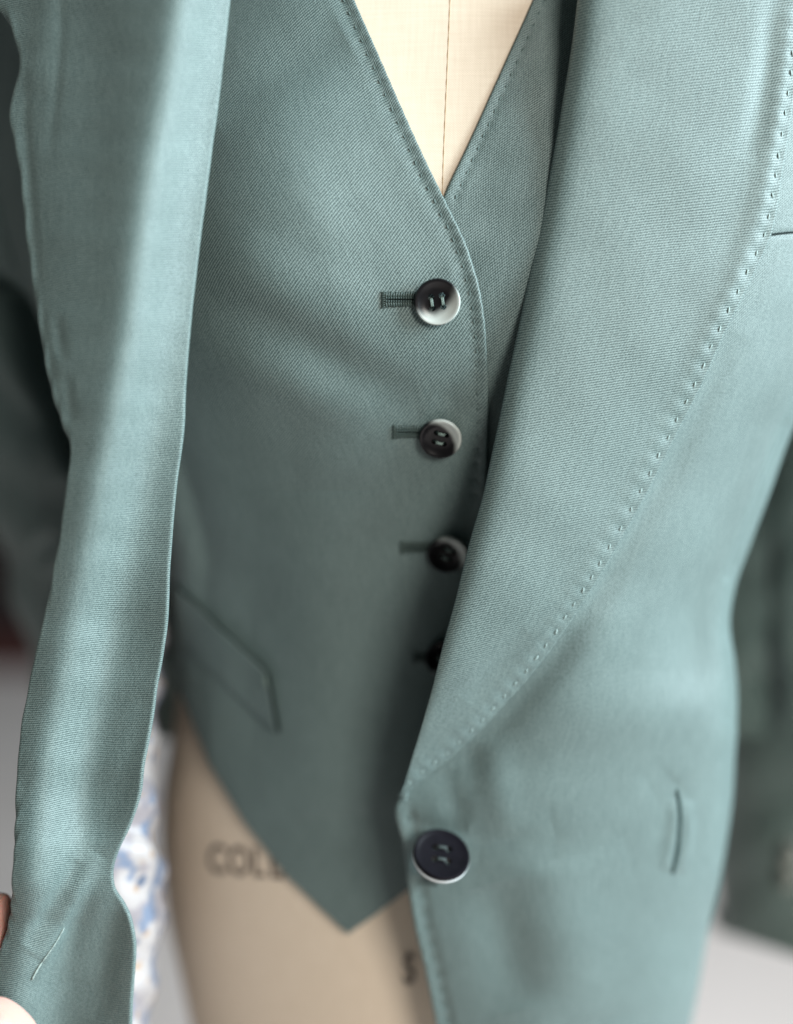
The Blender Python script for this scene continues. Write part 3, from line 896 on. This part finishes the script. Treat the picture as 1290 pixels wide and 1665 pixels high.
relief = [ripple(0.0002, 51),
    ridge([(158, 1390), (110, 1470), (60, 1560)], 0.0020, 17), ridge([(128, 1400), (90, 1470), (45, 1540)], -0.0018, 14),
    ridge([(182, 1420), (150, 1500), (130, 1600)], 0.0008, 24), ridge([(200, 1440), (170, 1560), (160, 1660)], -0.0016, 26),
    ridge([(92, 510), (97, 555), (104, 590)], -0.0005, 10), ridge([(108, 610), (112, 650), (118, 690)], -0.0005, 10),
    ridge([(97, -60), (98, 60), (92, 150), (78, 260)], -0.0003, 9), ridge([(80, -60), (70, 60), (55, 150)], 0.0005, 22),
    ridge([(42, 110), (40, 200), (50, 330), (62, 480)], -0.0005, 9), ridge([(60, 470), (75, 560), (100, 680)], -0.0004, 8),
    ridge([(245, 1130), (205, 1260), (165, 1370)], -0.0005, 20),
    ridge([(104, 1512), (78, 1552), (55, 1592)], 0.0008, 7)]
S_o = Sheet(rows, 260, 520, relief, [('R', 0.0009)])
jl = S_o.build('front_panel', M_left, jk)
tube('buttonhole', strip(S_o, [(104, 1508), (92, 1530), (78, 1551), (62, 1574), (52, 1592)], 0, 0.0002, 24), [0.00012+0.00018*math.sin(i*2.1)**2+0.00014*(i > 16) for i in range(24)], M_thread_pale, jk, 6)

# patterned lining inside the open front
xb = [(650, 262), (800, 258), (900, 262), (1000, 266), (1060, 266), (1110, 263), (1150, 260), (1200, 257), (1300, 259), (1400, 266), (1450, 272), (1500, 264), (1560, 259), (1665, 246), (1780, 235)]
rows = []
for y in (560, 700, 850, 950, 1050, 1150, 1250, 1350, 1420, 1480, 1560, 1665, 1780):
    x = tb(xb, max(y, 650)); o = tb(OF, y); k = min(1, max(0, (y-850)/300))
    xl_ = tb(LE, y)+34
    rows.append([(xl_, y, .405+o), (xl_*.5+85, y, .388+o), (170, y, .391+o), (x-40, y, .402+.02*(1-k)), (x-12, y, .413+.03*(1-k)), (x, y, .426+.04*(1-k)), (x-8, y, .45+.05*(1-k)), (x-60, y, .50+.05*(1-k))])
S_li = Sheet(rows, 120, 160, [ripple(0.0012, 61, (40, 120)), ridge([(240, 1150), (236, 1350), (240, 1600)], 0.002, 12)])
S_li.build('lining', M_lining, jk)
# back of the jacket behind the form
rows = []
for y in (-150, 100, 350, 600, 850, 1050, 1200):
    rows.append([(150, y, .60), (200, y, .60), (260, y, .60), (480, y, .64), (700, y, .66), (950, y, .64), (1120, y, .60), (1250, y, .56)])
Sheet(rows, 90, 80, [ripple(0.002, 71)]).build('back_panel', M_sleeve, jk)

# sleeves
def tubesheet(axis, nu, nv, relief):
    """sleeve: axis list of (px, py, d, half width px, half depth m)"""
    rows = []
    for (x, y, d, a, b) in axis:
        rows.append([(x+a*math.sin(math.radians(t)), y+0.0*a, d-b*math.cos(math.radians(t))) for t in range(-180, 181, 20)])
    return Sheet(rows, nu, nv, relief)
S_s1 = tubesheet([(60, -160, .46, 180, .05), (40, 100, .485, 175, .05), (30, 300, .50, 175, .05), (40, 460, .515, 175, .052), (70, 560, .525, 178, .055), (105, 700, .535, 175, .055), (150, 890, .555, 152, .055), (172, 1000, .57, 140, .052), (188, 1085, .585, 138, .05), (210, 1200, .60, 130, .05)],
    200, 260, [ripple(0.0016, 81, (80, 200)), ridge([(-60, 470), (10, 505), (50, 585), (90, 665), (120, 740)], -0.022, 34, False), ridge([(-40, 500), (10, 575), (60, 660), (110, 760)], 0.010, 22, False), ridge([(60, 880), (90, 900)], -0.004, 24), ridge([(75, 700), (60, 850), (40, 1000)], 0.003, 30)])
S_s1.build('sleeve', M_sleeve, jk)
CUFF = [(1400, 1498, .56, 190, .055)]
# cuff: rows tilt so that the opening is cut at a slant
rows = []
for k, (x, y, d, a, b) in enumerate([(1550, -160, .56, 300, .14), (1540, 200, .59, 300, .14), (1515, 600, .625, 300, .14), (1500, 900, .65, 304, .14), (1484, 1100, .67, 304, .14), (1470, 1280, .685, 302, .14), (1462, 1400, .695, 300, .14), (1456, 1480, .70, 296, .14)]):
    row = []
    for t in range(-180, 181, 20):
        s = math.sin(math.radians(t)); c = math.cos(math.radians(t))
        drop = 96*max(0, (y-1280)/190)*max(0, 1-abs(s+0.12))**0.6 if y > 1280 else 0
        row.append((x+a*s, y+drop*(1 if c > 0 else .4), d-b*c))
    rows.append(row)
S_s2 = Sheet(rows, 160, 200, [ripple(0.0016, 91, (80, 220)), ridge([(1262, 760), (1290, 900), (1300, 1100)], 0.003, 40)], [('B', 0.0012)])
sl2 = S_s2.build('sleeve', M_sleeve, jk)
for (x, y) in ((1287, 1385), (1283, 1424)):
    place_button(S_s2, x, y, 0.0068, 0, horn('horn_cuff', 0, 0.0005, 0.004), jk, lift=0.002)

# ------------------------------------------------------------------ hand
def skin_mat():
    m, N, L, B = mat('skin')
    c = N.new('ShaderNodeTexCoord'); n = N.new('ShaderNodeTexNoise'); n.inputs['Scale'].default_value = 60; n.inputs['Detail'].default_value = 5
    L.new(c.outputs['Object'], n.inputs['Vector'])
    L.new(mixc(N, L, n.outputs[0], srgb(226, 158, 144), srgb(240, 192, 178)), B.inputs['Base Color'])
    B.inputs['Roughness'].default_value = 0.45
    B.inputs['Subsurface Weight'].default_value = 0.25; B.inputs['Subsurface Radius'].default_value = (0.006, 0.002, 0.0012); B.inputs['Subsurface Scale'].default_value = 1.0
    bp = N.new('ShaderNodeBump'); bp.inputs['Strength'].default_value = 0.2; bp.inputs['Distance'].default_value = 0.0004
    n2 = N.new('ShaderNodeTexNoise'); n2.inputs['Scale'].default_value = 900; L.new(c.outputs['Object'], n2.inputs['Vector'])
    L.new(n2.outputs[0], bp.inputs['Height']); L.new(bp.outputs[0], B.inputs['Normal'])
    return m
M_skin = skin_mat()
M_nail = plain('nail', srgb(240, 205, 198), 0.25, 0.5)
joints = []   # (px, py, d, radius m)
edges = []
def chain(start, pts):
    prev = start
    for p in pts:
        joints.append(p); edges.append((prev, len(joints)-1)); prev = len(joints)-1
    return prev
joints.append((-560, 1860, .40, .030))                           # 0 wrist
chain(0, [(-430, 1790, .392, .030)])                             # 1 palm
chain(1, [(-300, 1700, .388, .021)])                             # 2 knuckle base
chain(2, [(-235, 1610, .384, .0108), (-150, 1535, .380, .0095), (-40, 1500, .368, .0100), (2, 1497, .366, .0096), (14, 1497, .366, .0088)])   # index behind the edge
chain(2, [(-230, 1690, .396, .0108), (-140, 1660, .400, .0098), (-70, 1640, .404, .009), (-40, 1640, .404, .0075)])                           # middle, behind
chain(1, [(-310, 1790, .402, .0150), (-225, 1770, .408, .0104), (-150, 1745, .414, .0094), (-95, 1735, .416, .0086), (-70, 1735, .416, .0070)])
chain(1, [(-340, 1860, .406, .0130), (-265, 1850, .414, .0092), (-205, 1835, .42, .0082), (-170, 1830, .421, .0066)])
chain(1, [(-330, 1835, .360, .0150), (-190, 1790, .340, .0115), (-45, 1735, .3335, .0124), (12, 1672, .333, .0124), (32, 1648, .334, .0108)])  # thumb in front
chain(0, [(-760, 1950, .42, .028), (-1100, 2100, .46, .034)])
me = bpy.data.meshes.new('hand')
me.from_pydata([P(x, y, d) for x, y, d, r in joints], edges, [])
ho = bpy.data.objects.new('person', me); COL.objects.link(ho)
sk = ho.modifiers.new('skin', 'SKIN'); sk.use_smooth_shade = True
for v, j in zip(me.skin_vertices[0].data, joints): v.radius = (j[3], j[3])
me.skin_vertices[0].data[1].use_root = True
sb = ho.modifiers.new('sub', 'SUBSURF'); sb.levels = 3; sb.render_levels = 3
bpy.context.view_layer.update()
fin = bpy.data.meshes.new_from_object(ho.evaluated_get(bpy.context.evaluated_depsgraph_get()))
bpy.data.objects.remove(ho)
for p in fin.polygons: p.use_smooth = True
fin.materials.clear(); fin.materials.append(M_skin)
hand = link('person', fin)
tag(hand, 'bare hand, thumb and fingertip pinching the open jacket edge', 'person')
# thumb nail: a small curved plate
tp = P(16, 1668, .334); axis = (P(32, 1648, .334)-P(-45, 1735, .3335)).normalized()
toward = (CAM-tp).normalized(); side = axis.cross(toward).normalized(); upn = side.cross(axis).normalized()
V = []; F = []
for i in range(9):
    for j in range(9):
        u = -1+2*i/8; v = -1+2*j/8
        w = 0.0060*(1-0.18*max(0, v)**2)
        z = 0.0104*math.cos(u*0.72)-0.0004*(v+1)**2-0.0004
        V.append(tp+side*(math.sin(u*0.72)*0.0098)+axis*(v*0.0062-0.001)*(1-0.12*u*u)+upn*(z+0.0006))
for i in range(8):
    for j in range(8): F.append((i*9+j, (i+1)*9+j, (i+1)*9+j+1, i*9+j+1))
nail = from_np('nail', np.array([list(v) for v in V]), np.array(F), M_nail, hand)
